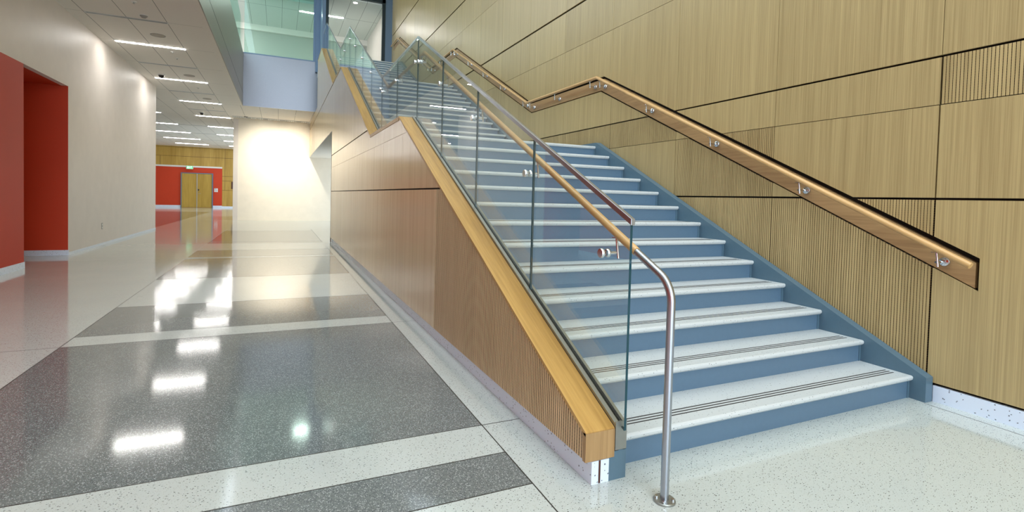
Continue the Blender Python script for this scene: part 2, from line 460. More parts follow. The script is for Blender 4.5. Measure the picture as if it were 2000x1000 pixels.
# ------------------------------------------------------------------ left wall with the red portion and the recess
LW = -3.60
m = MB()
m.box(LW, LW - 0.10, -6.9, 10.35, 0, 3.16, 1)           # red painted portion
m.box(LW, LW - 0.10, -6.9, 12.18, 3.16, CEIL, 0)
m.box(LW, LW - 0.10, 12.18, 19.64, 0, CEIL, 0)
m.box(LW - 0.10, -12.0, 19.54, 19.64, 0, CEIL, 0)       # return at the corner
struct(m, 'wall_left', ['white_wall', 'red'])
m = MB()
m.box(LW - 0.1, LW - 1.3, 12.18, 12.28, 0, 3.16)        # far cheek
m.box(LW - 0.1, LW - 1.3, 10.25, 10.35, 0, 3.16)
m.box(LW - 1.3, LW - 1.4, 10.25, 12.28, 0, 3.16)
m.box(LW - 0.1, LW - 1.3, 10.35, 12.18, 3.16, 3.2)
m.box(LW + 0.0005, LW - 0.1, 12.1795, 12.1805, 0, 3.16)
struct(m, 'wall_recess', 'red')
m = MB()
m.box(LW + 0.012, LW, -6.9, 10.352, 0, 0.10)
m.box(LW - 1.3, LW + 0.012, 12.168, 12.18, 0, 0.10)
m.box(LW + 0.008, LW, 12.18, 19.65, 0, 0.055)
m.box(LW - 0.1, LW + 0.008, 19.64, 19.65, 0, 0.055)
struct(m, 'baseboard_left', 'base_white')
m = MB(); m.box(-12.0, -12.1, 19.5, 45.1, 0, CEIL); struct(m, 'wall_corridor_side', 'white_wall')

# ------------------------------------------------------------------ white end wall, and the far red wall with the double door
m = MB()
m.box(-1.86, XW, 25.66, 25.86, 0, CEIL)
m.box(-1.86, -1.66, 25.86, 30.0, 0, CEIL)
struct(m, 'wall_end', 'cream_wall')
m = MB(); m.box(-1.86, -1.67, 25.645, 25.66, 0, CEIL - 0.06); struct(m, 'trim_1', 'white_wall')
m = MB(); m.box(-1.66, XW, 25.652, 25.66, 0, 0.10); struct(m, 'baseboard_end', 'cream_wall')
m = MB()
m.box(-12.0, -3.98, 44.9, 45.0, 0, 3.0, 0)
m.box(-12.0, 6.0, 44.9, 45.0, 3.12, CEIL, 1)
m.box(-3.98, 6.0, 44.9, 45.0, 0, 3.12, 1)
struct(m, 'wall_far', ['red', 'wood_far'])
m = MB(); m.box(-12.0, -3.98, 44.84, 45.0, 3.0, 3.12); struct(m, 'trim_2', 'white_plastic')
m = MB()
for z in (3.80, 4.46): m.box(-12.0, 6.0, 44.895, 44.9, z - 0.01, z + 0.01)
for z in (2.42, 2.07, 1.35): m.box(-3.98, 6.0, 44.895, 44.9, z - 0.01, z + 0.01)
for x in (-3.80,): m.box(x - 0.008, x + 0.008, 44.895, 44.9, 1.35, CEIL)
for x in (-7.95,): m.box(x - 0.008, x + 0.008, 44.895, 44.9, 3.12, 3.80)
struct(m, 'trim_3', 'brown')
m = MB(); m.box(-12.0, -6.66, 44.87, 44.9, 0, 0.16); m.box(-4.58, -3.98, 44.87, 44.9, 0, 0.16); m.box(-3.98, 6.0, 44.88, 44.9, 0, 0.12)
struct(m, 'baseboard_far', 'base_white')
# double door
m = MB(); m.box(-6.66, -6.60, 44.80, 44.9, 0, 2.60); m.box(-4.64, -4.58, 44.80, 44.9, 0, 2.60); m.box(-6.60, -4.64, 44.80, 44.9, 2.54, 2.60)
door = m.build('door_1', 'frame_blue'); door['kind'] = 'structure'
m = MB(); m.box(-6.60, -5.645, 44.84, 44.89, 0.01, 2.54); m.build('door_leaf', 'wood_door', door)
m = MB(); m.box(-5.60, -4.64, 44.84, 44.89, 0.01, 2.54); leaf = m.build('door_leaf', 'wood_door', door)
m = MB(); m.box(-5.645, -5.60, 44.82, 44.88, 0.01, 2.54); m.build('astragal', 'alu', door)
m = MB(); m.cyl((-5.52, 44.84, 1.05), (-5.52, 44.78, 1.05), 0.012); m.box(-5.53, -5.38, 44.77, 44.79, 1.04, 1.06); m.build('handle', 'alu', leaf)
m = MB(); m.box(-5.56, -5.48, 44.81, 44.84, 1.28, 1.38); m.build('lock_case', 'black', leaf)
m = MB(); m.box(-4.50, -4.26, 44.875, 44.9, 1.20, 1.48)
sgn = m.build('wall_sign', 'white_plastic'); sgn['label'] = 'small white notice on the far red wall right of the double door'; sgn['category'] = 'sign'
m = MB()
for k in range(4): m.box(-4.47, -4.30 - 0.02 * (k % 2), 44.872, 44.875, 1.25 + k * 0.05, 1.265 + k * 0.05)
m.box(-4.46, -4.39, 44.872, 44.875, 1.43, 1.46)
m.build('print', 'ink', sgn)
m = MB(); m.box(-3.36, -2.9, 44.86, 44.9, 1.46, 2.02)
o = m.build('display_case', 'brown'); o['label'] = 'dark brown box on the far timber wall at the corridor edge'; o['category'] = 'wall cabinet'
# exit sign
ex = thing('exit_sign', 'green illuminated exit sign above the far double door', 'sign', (-6.07, 44.6, 2.86))
m = MB(); m.box(-6.29, -5.85, 44.56, 44.62, 2.86, 3.10); m.build('housing', 'white_plastic', ex, bevel=0.02)
m = MB(); m.cyl((-6.07, 44.62, 2.98), (-6.07, 44.84, 3.06), 0.02); m.build('mounting_arm', 'white_plastic', ex)
m = MB(); m.box(-6.26, -5.88, 44.55, 44.56, 2.88, 3.08); m.build('face_panel', 'green_sign', ex)
m = MB()
def letter(ch, x, z, wd, h, t, y0, y1):
    if ch == 'E':
        m.box(x, x + t, y0, y1, z, z + h)
        for q in (0, (h - t) / 2, h - t): m.box(x + t, x + wd, y0, y1, z + q, z + q + t)
    if ch == 'I': m.box(x + wd / 2 - t / 2, x + wd / 2 + t / 2, y0, y1, z, z + h)
    if ch == 'T':
        m.box(x + wd / 2 - t / 2, x + wd / 2 + t / 2, y0, y1, z, z + h - t); m.box(x, x + wd, y0, y1, z + h - t, z + h)
    if ch == 'X':
        for s in (0, 1):
            a, bq = (x, x + wd - t) if s else (x + wd - t, x)
            b = len(m.v)
            m.v += [(a, y0, z), (a + t, y0, z), (bq + t, y0, z + h), (bq, y0, z + h), (a, y1, z), (a + t, y1, z), (bq + t, y1, z + h), (bq, y1, z + h)]
            for f in ((0, 1, 2, 3), (4, 7, 6, 5), (0, 4, 5, 1), (1, 5, 6, 2), (2, 6, 7, 3), (3, 7, 4, 0)): m.poly([b + i for i in f])
for i, ch in enumerate('EXIT'): letter(ch, -6.22 + i * 0.078, 2.915, 0.06, 0.13, 0.016, 44.544, 44.55)
m.build('lettering', 'letter', ex)

# ------------------------------------------------------------------ bulkhead, fascia and upper glazing
m = MB(); m.box(-1.30, -1.28, -6.9, 21.88, CEIL - 0.01, 4.992); m.box(-1.30, -1.28, -6.9, 21.88, 5.008, 6.49)
m.box(-1.40, -1.30, -6.9, 21.95, CEIL + 0.05, 6.49)
m.box(-1.30, -1.279, -6.9, 21.86, 4.993, 5.007, 1)
struct(m, 'wall_bulkhead', ['bulkhead', 'reveal'])
m = MB(); m.box(-1.28, 1.5, 21.87, 21.95, CEIL - 0.01, 6.49); struct(m, 'wall_fascia', 'fascia')
m = MB()
m.box(-6.0, 4.4, 25.9, 26.0, 6.06, 8.75); m.box(-6.1, -6.0, 21.9, 26.0, 6.06, 8.75); m.box(-6.0, 1.6, 21.95, 22.0, 8.85, 9.7); m.box(1.5, 4.4, 20.73, 20.8, 8.95, 9.7); m.box(4.0, 4.4, 20.73, 26.0, 6.06, 9.7)
struct(m, 'wall_upper', 'upper_wall')
m = MB(); m.box(-6.0, 4.4, 21.95, 25.9, 5.95, 6.062); m.box(1.5, 3.99, 21.85, 21.96, 5.95, 6.062); struct(m, 'floor_upper', 'terr_white')
m = MB(); m.box(3.80, 3.90, 21.9, 25.9, 6.06, 8.75); struct(m, 'wall_upper_right', 'white_wall')
m = MB()                                                   # glazed screen above the fascia
m.box(-1.28, 1.24, 21.86, 21.93, 6.49, 6.53); m.box(1.16, 1.24, 21.86, 21.93, 6.53, 9.6); m.box(1.24, 1.52, 21.70, 21.96, 6.06, 9.6)
wf = struct(m, 'window_1', 'frame_blue')
m = MB(); m.box(-1.26, 1.16, 21.89, 21.902, 6.53, 9.58); m.build('pane', 'glass_green', wf)
m = MB(); m.box(-1.36, -1.30, -6.9, 21.9, 6.49, 6.52); wf2 = struct(m, 'window_2', 'frame_blue')
m = MB(); m.box(-1.335, -1.323, -6.8, 21.86, 6.52, 7.6); m.build('pane', 'glass_green', wf2)
m = MB(); m.box(1.52, 1.62, 20.6, 20.72, 6.06, 9.6, 0); m.box(3.60, 3.72, 20.6, 20.72, 6.06, 9.6, 0); m.box(3.72, 3.99, 20.62, 20.9, 6.06, 9.6, 1)
m.box(1.40, 1.52, 20.62, 21.70, 6.06, 9.6, 1); m.box(1.52, 3.72, 20.6, 20.72, 8.80, 9.6, 0)
struct(m, 'door_2', ['frame_dark', 'frame_blue'])

# ------------------------------------------------------------------ curtain wall behind the camera (mullions only, open to the sky)
m = MB()
for x in (-3.6, -2.1, -0.6, 0.9, 2.4, 3.93): m.box(x, x + 0.06, -6.75, -6.6, 0, 9.6)
for z in (0, 3.0, 6.0, 9.5): m.box(-3.6, 3.99, -6.75, -6.6, z, z + 0.08)
struct(m, 'window_3', 'frame_blue')

# ------------------------------------------------------------------ timber-clad wall on the right
m = MB(); m.box(4.045, 4.12, -6.9, 20.62, 0, 9.6)
wr = struct(m, 'wall_right', 'reveal')
EDGES = sorted({p[0] for p in NICHE_LO} | {p[0] for p in NICHE_HI})
def niche_pieces(poly, lo=NICHE_LO, hi=NICHE_HI):
    """the polygon minus the handrail niche"""
    y0 = min(p[0] for p in poly); y1 = max(p[0] for p in poly)
    cuts = [y0] + [e for e in EDGES if y0 + 1e-4 < e < y1 - 1e-4] + [y1]
    out = []
    for a, b in zip(cuts, cuts[1:]):
        q = clip(clip(poly, lambda y, z: y - a), lambda y, z: b - y)
        if b <= EDGES[0] + 1e-4 or a >= 20.29: out.append(q); continue
        ha, hb = interp(hi, a), interp(hi, b); la, lb = interp(lo, a), interp(lo, b)
        up = clip(q, lambda y, z: z - (ha + (hb - ha) * (y - a) / (b - a)))
        dn = clip(q, lambda y, z: (la + (lb - la) * (y - a) / (b - a)) - z)
        out += [p for p in (up, dn) if area2(p) > 2e-5]
    return out
def rect(y0, y1, z0, z1): return [(y0, z0), (y1, z0), (y1, z1), (y0, z1)]
JY = [1.94 + 1.2455 * k for k in range(16)]
def row_edges(start=None):
    return [-6.9, -5.5, -4.2, -3.0, -1.8, -0.55, 0.69] + JY
G = 0.002
ROWS = [(0.125, 1.345, 'low'), (1.360, 1.976, 'mid'), (1.981, 2.293, 'band'), (2.308, 3.548, 'plain'), (3.553, 4.160, 'plain2'),
        (4.190, 5.30, 'plain'), (5.305, 5.975, 'plain2'), (6.007, 7.54, 'plain'), (7.575, 9.6, 'plain')]
for z0, z1, kind in ROWS:
    e = row_edges()
    for a, b in zip(e, e[1:]):
        a = a; b = min(b, 20.6)
        if a >= 20.5: continue
        ribbed = (kind == 'low' and 1.9 < a < 9.0) or (kind == 'mid' and 3.1 < a < 3.3) or (kind == 'band' and (0.6 < a < 1.9 or 4.3 < a < 9))
        gap = 0.005 if (abs(a - 1.94) < 0.01 and z1 < 2.4) else G
        gap2 = 0.005 if (abs(b - 1.94) < 0.01 and z1 < 2.4) else G
        base = rect(a + gap, b - gap2, z0, z1)
        mb = MB()
        if not ribbed:
            for q in niche_pieces(base): mb.prism_x(q, XW, XW + 0.02)
            if mb.v: mb.build('wood_panel', 'wood_wall', wr)
        else:
            for q in niche_pieces(base): mb.prism_x(q, XW + 0.010, XW + 0.02, 1)
            y = a + gap; pitch = (b - a - gap - gap2) / round((b - a) / 0.0195)
            while y < b - gap2 - 0.5 * pitch:
                for q in niche_pieces(rect(y, y + pitch * 0.82, z0, z1)): mb.prism_x(q, XW, XW + 0.010, 0, 1)  # slat sides take the dark groove colour in place of shade
                y += pitch
            mb.build('ribbed_panel', ['wood_rib', 'groove'], wr)
m = MB(); m.box(XW + 0.001, XW + 0.03, -6.9, 1.90, 0, 0.108); struct(m, 'baseboard_right', 'base_white')

# handrail board in the niche and the timber grab rail on it
hr = thing('wall_handrail', 'timber handrail on steel brackets recessed in the right timber wall', 'handrail', (3.9, 1.69, 0.945))
n = len(NICHE_LO)
mb = MB()
lo = [(y + (0.022 if i == 0 else 0), z + 0.018) for i, (y, z) in enumerate(NICHE_LO)]
hi = [(y + (0.022 if i == 0 else 0), z - 0.032) for i, (y, z) in enumerate(NICHE_HI)]
for i in range(n - 1):
    mb.prism_x([lo[i], lo[i+1], hi[i+1], hi[i]], XW + 0.010, XW + 0.05)
mb.build('backing_board', 'wood_board', hr)
MB().tube_yz(GRAB, 0.021, 3.90, 20).build('grab_rail', 'wood_rail', hr, smooth=True)

def bracket_right(y, z, first=[None]):
    mb = MB()
    dz = 0.085
    mb.lathe((XW - 0.002, y, z - dz), 'x', [(0.0, 0.012), (0.030, 0.012), (0.031, 0.002), (0.027, -0.006), (0.010, -0.012), (0.0, -0.012)])
    mb.cyl((XW - 0.002, y, z - dz), (3.888, y, z - dz), 0.007)
    mb.cyl((3.897, y - 0.008, z - dz - 0.03), (3.90, y + 0.004, z - 0.02), 0.006)
    mb.box(3.888, 3.912, y - 0.03, y + 0.03, z - 0.024, z - 0.019)
    mb.build('bracket', 'chrome', hr, smooth=True)
for y in (1.87, 2.86, 3.84, 4.84, 5.82, 6.06, 7.06, 7.93, 8.20, 9.25, 10.2, 11.18, 12.25, 12.5, 13.5, 14.3, 14.7, 15.8, 16.9, 18.0, 19.0):
    bracket_right(y, interp(GRAB, y))

# ------------------------------------------------------------------ staircase
st = thing('staircase', 'terrazzo and blue-grey steel staircase climbing in flights beside the timber wall', 'staircase', (1.3, 1.9, 0))
for fi, (y0, zb, run) in enumerate(FLIGHTS):
    for k in range(13):
        y = y0 + k * run; z = zb + (k + 1) * RISE
        mb = MB()
        back = y + run + 0.012
        prof = [(y - 0.024, z - 0.024), (y - 0.026, z - 0.012), (y - 0.023, z - 0.004), (y - 0.014, z), (back, z), (back, z - 0.03), (y + 0.01, z - 0.038), (y - 0.012, z - 0.036)]
        mb.prism_x(prof, 1.482, 3.905)
        t = mb.build('tread', 'tread', st)
        if fi < 2 or k < 4:
            mb = MB()
            for q in (0.070, 0.096, 0.122):
                mb.box(1.484, 3.856, y + q - 0.0045, y + q + 0.0045, z - 0.0005, z + 0.0012)
            g = mb.build('grip_strip', 'grip'); g.parent = t; g.location = Vector((0, 0, 0)) - st.location
        mb = MB(); mb.box(1.482, 3.888, y, y + 0.012, z - RISE, z - 0.030); mb.build('riser', 'riser_blue', st)
for a, b, z in LANDINGS:
    mb = MB(); mb.box(1.32, 3.985, a + 0.33 if z < 6 else a + 0.3, min(b, 21.84) - 0.001, z - 0.2, z - 0.0); mb.build('landing', 'tread', st)
# right stringer (skirt)
def band(path, depth, x0, x1, name, mt, zmin=0.0, tail=None):
    mb = MB()
    for (a, b), (c_, d_) in zip(path, path[1:]):
        lo_a, lo_b = max(zmin, b - depth), max(zmin, d_ - depth)
        if lo_a == zmin and lo_b > zmin:
            ym = a + (c_ - a) * (zmin + depth - b) / (d_ - b)
            mb.prism_x([(a, b), (a, zmin), (ym, zmin), (c_, lo_b), (c_, d_)], x0, x1)
        else: mb.prism_x([(a, b), (a, lo_a), (c_, lo_b), (c_, d_)], x0, x1)
    return mb.build(name, mt, st)
band(SKIRT, 0.36, 3.908, 3.986, 'stringer', 'blue_steel')
band([(y, z - 0.10) for y, z in CAP], 0.42, 1.386, 1.480, 'stringer', 'blue_steel')
mb = MB()
for (a, b), (c_, d_) in zip(CAP, CAP[1:]):
    s_ = a + (0.03 if a < 2 else 0)
    zl = 0.108 if c_ < 14.46 else 2.98
    mb.prism_x([(s_, interp(CAP, s_) - 0.03), (s_, zl), (c_, zl), (c_, d_ - 0.03)], 1.2815, 1.384)
mb.box(1.2815, 1.384, 20.6, 25.64, 2.98, 4.52)
mb.build('side_core', 'reveal', st)
# riser end angles against the right stringer
for k in range(13):
    y = 2.0 + k * 0.3257
    mb = MB(); mb.box(3.888, 3.908, y - 0.004, y + 0.03, k * RISE, (k + 1) * RISE - 0.036); mb.build('riser_end', 'blue_steel', st)

# timber-clad left side
def capz(y): return interp(CAP, y)
def side_pieces(poly):
    y0 = min(p[0] for p in poly); y1 = max(p[0] for p in poly)
    ed = [p[0] for p in CAP]
    cuts = [y0] + [e for e in ed if y0 + 1e-4 < e < y1 - 1e-4] + [y1]
    out = []
    for a, b in zip(cuts, cuts[1:]):
        q = clip(clip(poly, lambda y, z: y - a), lambda y, z: b - y)
        ca, cb = capz(a) - 0.022, capz(b) - 0.022
        if a >= 20.6: ca = cb = 4.53
        q = clip(q, lambda y, z: (ca + (cb - ca) * (y - a) / (b - a)) - z)
        if area2(q) > 2e-5: out.append(q)
    return out
def side_panel(a, b, z0, z1, ribs=False):
    mb = MB(); base = rect(a, b, z0, z1)
    if not ribs:
        for q in side_pieces(base): mb.prism_x(q, XS, XS + 0.018)
        if mb.v: mb.build('side_panel', 'wood_side', st)
    else:
        for q in side_pieces(base): mb.prism_x(q, XS + 0.010, XS + 0.018, 1)
        nr = round((b - a) / 0.0205); pitch = (b - a) / nr
        for i in range(nr):
            for q in side_pieces(rect(a + i * pitch, a + i * pitch + pitch * 0.76, z0, z1)): mb.prism_x(q, XS, XS + 0.010, 0, 1)  # groove colour on the slat sides paints in the shade between ribs
        mb.build('ribbed_side_panel', ['wood_side_rib', 'groove'], st)
side_panel(1.922, 4.378, 0.112, 1.345, True)
for a, b in ((4.382, 6.88), (6.883, 9.4), (9.403, 11.9), (11.903, 14.45)): side_panel(a, b, 0.112, 1.345)
for a, b in ((4.0, 5.79), (5.793, 6.95), (6.953, 8.42), (8.423, 9.66), (9.663, 10.9), (10.903, 12.15), (12.153, 13.4), (13.403, 14.45)):
    side_panel(a, b, 1.360, 1.977); side_panel(a, b, 1.980, 2.293)
for i in range(9):
    a = 7.6 + i * 1.2455
    lo_, hi_ = (a, a + 1.2425)
    if a < 14.45 < hi_:
        side_panel(lo_, 14.45, 2.312, 4.175); side_panel(14.452, hi_, 2.965, 4.175)
    elif a > 14.4: side_panel(lo_, hi_, 2.965, 4.175)
    else: side_panel(lo_, hi_, 2.312, 4.175)
side_panel(18.812, 22.0, 2.965, 4.175); side_panel(22.003, 25.65, 2.965, 4.175)
for a, b in ((12.0, 13.4), (13.403, 14.8), (14.803, 16.2), (16.203, 17.6), (17.603, 19.0), (19.003, 20.6)): side_panel(a, b, 4.203, 6.24)
side_panel(20.603, 25.65, 4.203, 4.53)
m = MB(); m.box(XS + 0.002, 3.98, 14.47, 25.65, 2.955, 2.97); struct(m, 'ceiling_passage', 'ceil_plain')
m = MB(); m.box(1.39, 4.04, 14.46, 14.52, 0, 2.95); struct(m, 'wall_passage', 'white_wall')
m = MB(); m.box(XS - 0.003, XS + 0.02, 14.452, 14.475, 0.0, 2.955); struct(m, 'trim_4', 'brown')
mb = MB(); mb.box(1.293, 1.386, 1.90, 14.44, 0, 0.106); mb.build('side_baseboard', 'base_white', st)
mb = MB(); mb.box(1.330, 1.340, 1.8985, 1.9, 0.002, 0.106); mb.build('baseboard_joint', 'brown', st)

# timber cap
mb = MB()
mb.sweep(CAP, [(-0.006, -0.020), (0.150, -0.020), (0.150, 0.0), (-0.006, 0.0)], XS)
cap = mb.build('cap', 'wood_cap', st, bevel=0.0015)
mb = MB(); mb.box(1.256, 1.412, 1.897, 1.921, 0.110, 0.240); g = mb.build('end_block', 'wood_block'); g.parent = cap; g.location = -st.location
for a, b, z in ((6.0, 8.12, 2.205), (12.5, 14.46, 4.225), (18.8, 20.6, 6.26)):
    mb = MB(); mb.box(1.2565, 1.262, a + 0.02, b - 0.01, z - 0.045, z - 0.02)
    g = mb.build('cap_edging', 'wood_cap'); g.parent = cap; g.location = -st.location

# ------------------------------------------------------------------ glass balustrade
gb = thing('glass_balustrade', 'clear glass balustrade in a steel shoe along the open side of the stair', 'balustrade', (1.45, 1.87, 0.2))
mb = MB(); mb.sweep(CAP, [(1.414 - XS, -0.10), (1.437 - XS, -0.10), (1.437 - XS, 0.016), (1.414 - XS, 0.016)], XS)
mb.box(1.414, 1.476, 1.894, 1.900, 0.140, 0.272)
mb.build('shoe', 'steel_dull', gb)
mb = MB(); mb.sweep(CAP, [(1.460 - XS, -0.10), (1.476 - XS, -0.10), (1.476 - XS, 0.016), (1.460 - XS, 0.016)], XS); mb.build('shoe_inner', 'steel_dull', gb)
mb = MB(); mb.sweep(CAP, [(1.437 - XS, -0.09), (1.460 - XS, -0.09), (1.460 - XS, 0.006), (1.437 - XS, 0.006)], XS); mb.build('gasket', 'gasket', gb)
JOINTS = [1.868, 2.862, 3.888, 4.885, 5.905, 7.04, 8.195, 9.244, 10.343, 11.451, 12.47, 13.49, 14.48, 15.6, 16.75, 17.95, 19.10, 20.38]
for a, b in zip(JOINTS, JOINTS[1:]):
    aa, bb = a + 0.004, b - 0.004
    zb = lambda y: interp(CAP, y) + 0.004
    zt = lambda y: interp(RAIL_TOP, y) - 0.024
    kinks = [k for k in (6.0, 8.10, 12.5, 14.45, 18.8) if aa < k < bb]
    kt = [k for k in (12.45, ) if aa < k < bb]
    low = [(aa, zb(aa))] + [(k, zb(k)) for k in kinks] + [(bb, zb(bb))]
    top = [(bb, zt(bb))] + [(k, zt(k)) for k in kt] + [(aa, zt(aa))]
    mb = MB(); mb.prism_x(low + top, 1.442, 1.455, 0, 1); mb.build('glass_panel', ['glass', 'glass_edge'], gb)
mb = MB(); mb.sweep(RAIL_TOP, [(-0.011, -0.026), (0.011, -0.026), (0.011, 0.0), (-0.011, 0.0)], 1.4485)
mb.build('top_rail', 'steel', gb, bevel=0.0015)

# inner handrail on the glass
ih = thing('stair_handrail', 'round timber handrail on the glass side ending in a bent steel post', 'handrail', (1.52, 1.68, 0))
IN = [(1.922, 1.048)] + [(y, z) for y, z in GRAB[1:]]
MB().tube_yz(IN, 0.0205, 1.52, 20).build('grab_rail', 'wood_rail', ih, smooth=True)
arc = [(1.920, 1.047), (1.80, 0.988)]
c0 = Vector((1.80, 0.988))
# arc from the sloping rail to the plumb post
R_ = 0.13
ang0 = math.atan2(1, -0.478)      # radius direction pointing back to the slope point
ctr = (1.680 + R_, None)
phi = math.atan(0.478)
t_len = R_ * math.tan((math.pi / 2 - phi) / 2)
zc_ = 1.047 - (1.920 - 1.680) * 0.478
py, pz = 1.680, zc_
st_pt = (py + t_len * math.cos(phi), pz + t_len * math.sin(phi)); en_pt = (py, pz - t_len)
cyc, czc = py + R_, pz - t_len
arc = [(1.920, 1.047), st_pt]
a_start = math.atan2(st_pt[1] - czc, st_pt[0] - cyc); a_end = math.pi
for i in range(1, 10): 
    a = a_start + (a_end - a_start) * i / 10
    arc.append((cyc + R_ * math.cos(a), czc + R_ * math.sin(a)))
arc += [en_pt, (1.680, 0.008)]
MB().tube_yz(arc, 0.0178, 1.52, 20).build('post', 'steel', ih, smooth=True)
mb = MB(); mb.lathe((1.52, 1.68, 0), 'z', [(0.0, 0.010), (0.044, 0.010), (0.047, 0.007), (0.047, 0.0), (0.0, 0.0)], 32)
fl = mb.build('flange', 'steel_dull', ih, smooth=True)
for a in (45, 135, 225, 315):
    x, y = 1.52 + 0.034 * math.cos(math.radians(a)), 1.68 + 0.034 * math.sin(math.radians(a))
    mb = MB(); mb.cyl((x, y, 0.010), (x, y, 0.017), 0.007, n=6)
    g = mb.build('bolt', 'chrome'); g.parent = fl; g.location = -ih.location
for y in (2.075, 2.95, 3.97, 4.95, 5.83, 6.0, 7.1, 8.12, 8.28, 9.3, 10.4, 11.5, 12.4, 13.5, 14.4):
    z = interp(GRAB, y); dz = 0.095
    mb = MB()
    mb.lathe((1.437, y, z - dz), 'x', [(0.0, -0.016), (0.022, -0.016), (0.024, -0.012), (0.024, -0.004), (0.018, -0.003), (0.018, 0.004), (0.0, 0.004)])
    mb.lathe((1.460, y, z - dz), 'x', [(0.0, -0.004), (0.018, -0.004), (0.022, 0.002), (0.022, 0.010), (0.0, 0.010)])
    mb.cyl((1.455, y, z - dz), (1.526, y, z - dz), 0.0075)
    mb.cyl((1.522, y - 0.012, z - dz - 0.028), (1.52, y + 0.006, z - 0.018), 0.006)
    mb.box(1.510, 1.530, y - 0.028, y + 0.028, z - 0.023, z - 0.018)
    mb.build('bracket', 'chrome', ih, smooth=True)

# ------------------------------------------------------------------ ceiling lights
def led(x0, x1, y, z=CEIL, mt='led', w_=0.07, name='ceiling_light'):
    ln = x1 - x0
    t = thing(name, '', 'ceiling light', ((x0 + x1) / 2, y, z))
    mb = MB(); mb.box(x0 - 0.012, x1 + 0.012, y - w_ / 2 - 0.010, y + w_ / 2 + 0.010, z - 0.004, z); mb.build('housing', 'white_plastic', t)
    mb = MB(); mb.box(x0, x1, y - w_ / 2, y + w_ / 2, z - 0.010, z - 0.0045); mb.build('diffuser', mt, t)
    return t
GL = 'linear ceiling lights of the lower hall'
near = ['nearest', 'second nearest', 'third nearest', 'fourth nearest', 'fifth nearest', 'sixth nearest', 'seventh nearest', 'farthest']
LED_A = led(-3.32, -2.01, 14.02); LED_A['group'] = GL
LED_A['label'] = 'long white linear ceiling light beside the left wall, nearest and largest in its row'
for i, y in enumerate((18.0, 22.05, 26.0, 30.0, 34.0, 38.0, 42.0)):
    o = copy_tree(LED_A, (LED_A.location.x + (-0.0 if i < 3 else 0.02), y, CEIL),
                  ['white linear ceiling light second from the camera, just past the dark dome camera',
                   'white linear ceiling light third from the camera, where the left wall ends',
                   'white linear ceiling light fourth from the camera, level with the white end wall',
                   'ceiling light in the right row over the corridor, first behind the end wall corner',
                   'ceiling light in the right row over the corridor, second behind the end wall corner',
                   'ceiling light in the right row over the corridor, third behind the end wall corner',
                   'tiny ceiling light in the right row over the corridor, last before the far wall'][i])
B0 = led(-6.56, -4.60, 34.0); B0['group'] = GL
B0['label'] = 'ceiling light in the left corridor row, second longest visible, third from the far wall'
for y, l in ((26.0, 'ceiling light tip peeking past the left wall corner, nearest of the left corridor row'),
             (30.0, 'ceiling light in the left corridor row, partly hidden by the left wall corner, second nearest'),
             (38.0, 'ceiling light in the left corridor row, fully visible, second from the far wall')):
    copy_tree(B0, (B0.location.x, y, CEIL), l)
B1 = led(-6.56, -5.65, 42.0); B1['group'] = GL; B1['label'] = 'short ceiling light nearest the exit sign, left one of an end to end pair'
B2 = led(-5.60, -4.60, 42.0); B2['group'] = GL; B2['label'] = 'short ceiling light before the far timber wall, right one of an end to end pair'
u1 = led(0.68, 1.30, 23.0, 8.75, 'led_up', 0.10); u1['label'] = 'upper floor ceiling light behind the green glass left of the column'
u2 = led(1.68, 2.39, 23.0, 8.75, 'led_up', 0.10); u2['label'] = 'upper floor ceiling light right of the column above the stair opening'
u4 = led(-3.2, -1.9, 24.4, 8.75, 'led_up', 0.10); u4['label'] = 'added upper floor ceiling light far left behind the green side glass'  # extra fixture added to brighten the upper room
u3 = thing('downlight', 'small round downlight in the upper floor ceiling over the stair opening', 'ceiling light', (2.62, 20.95, 8.75))
mb = MB(); mb.lathe((2.62, 20.95, 8.75), 'z', [(0.0, -0.004), (0.075, -0.004), (0.09, -0.012), (0.10, -0.004), (0.10, 0.0)]); mb.build('trim_ring', 'white_plastic', u3)
mb = MB(); mb.lathe((2.62, 20.95, 8.75), 'z', [(0.0, -0.006), (0.074, -0.006)]); mb.build('lens', 'led', u3)

# wall washers that light the white end wall
for x, l in ((-0.55, 'left ceiling spotlight washing the white end wall'), (0.55, 'right ceiling spotlight washing the white end wall')):
    t = thing('spotlight', l, 'ceiling light', (x, 23.4, CEIL))
    mb = MB(); mb.lathe((x, 23.4, CEIL), 'z', [(0.0, -0.003), (0.05, -0.003), (0.065, -0.008), (0.072, 0.0)]); mb.build('trim_ring', 'white_plastic', t)
    l_ = bpy.data.lights.new('lamp', 'SPOT'); l_.energy = 330; l_.color = (1.0, 0.93, 0.80); l_.spot_size = math.radians(84); l_.spot_blend = 1.0; l_.shadow_soft_size = 0.06
    lo_ = bpy.data.objects.new('lamp', l_); COL.objects.link(lo_); lo_.parent = t; lo_.location = (0, 0, -0.03)
    lo_.rotation_euler = (math.radians(50), 0, 0)

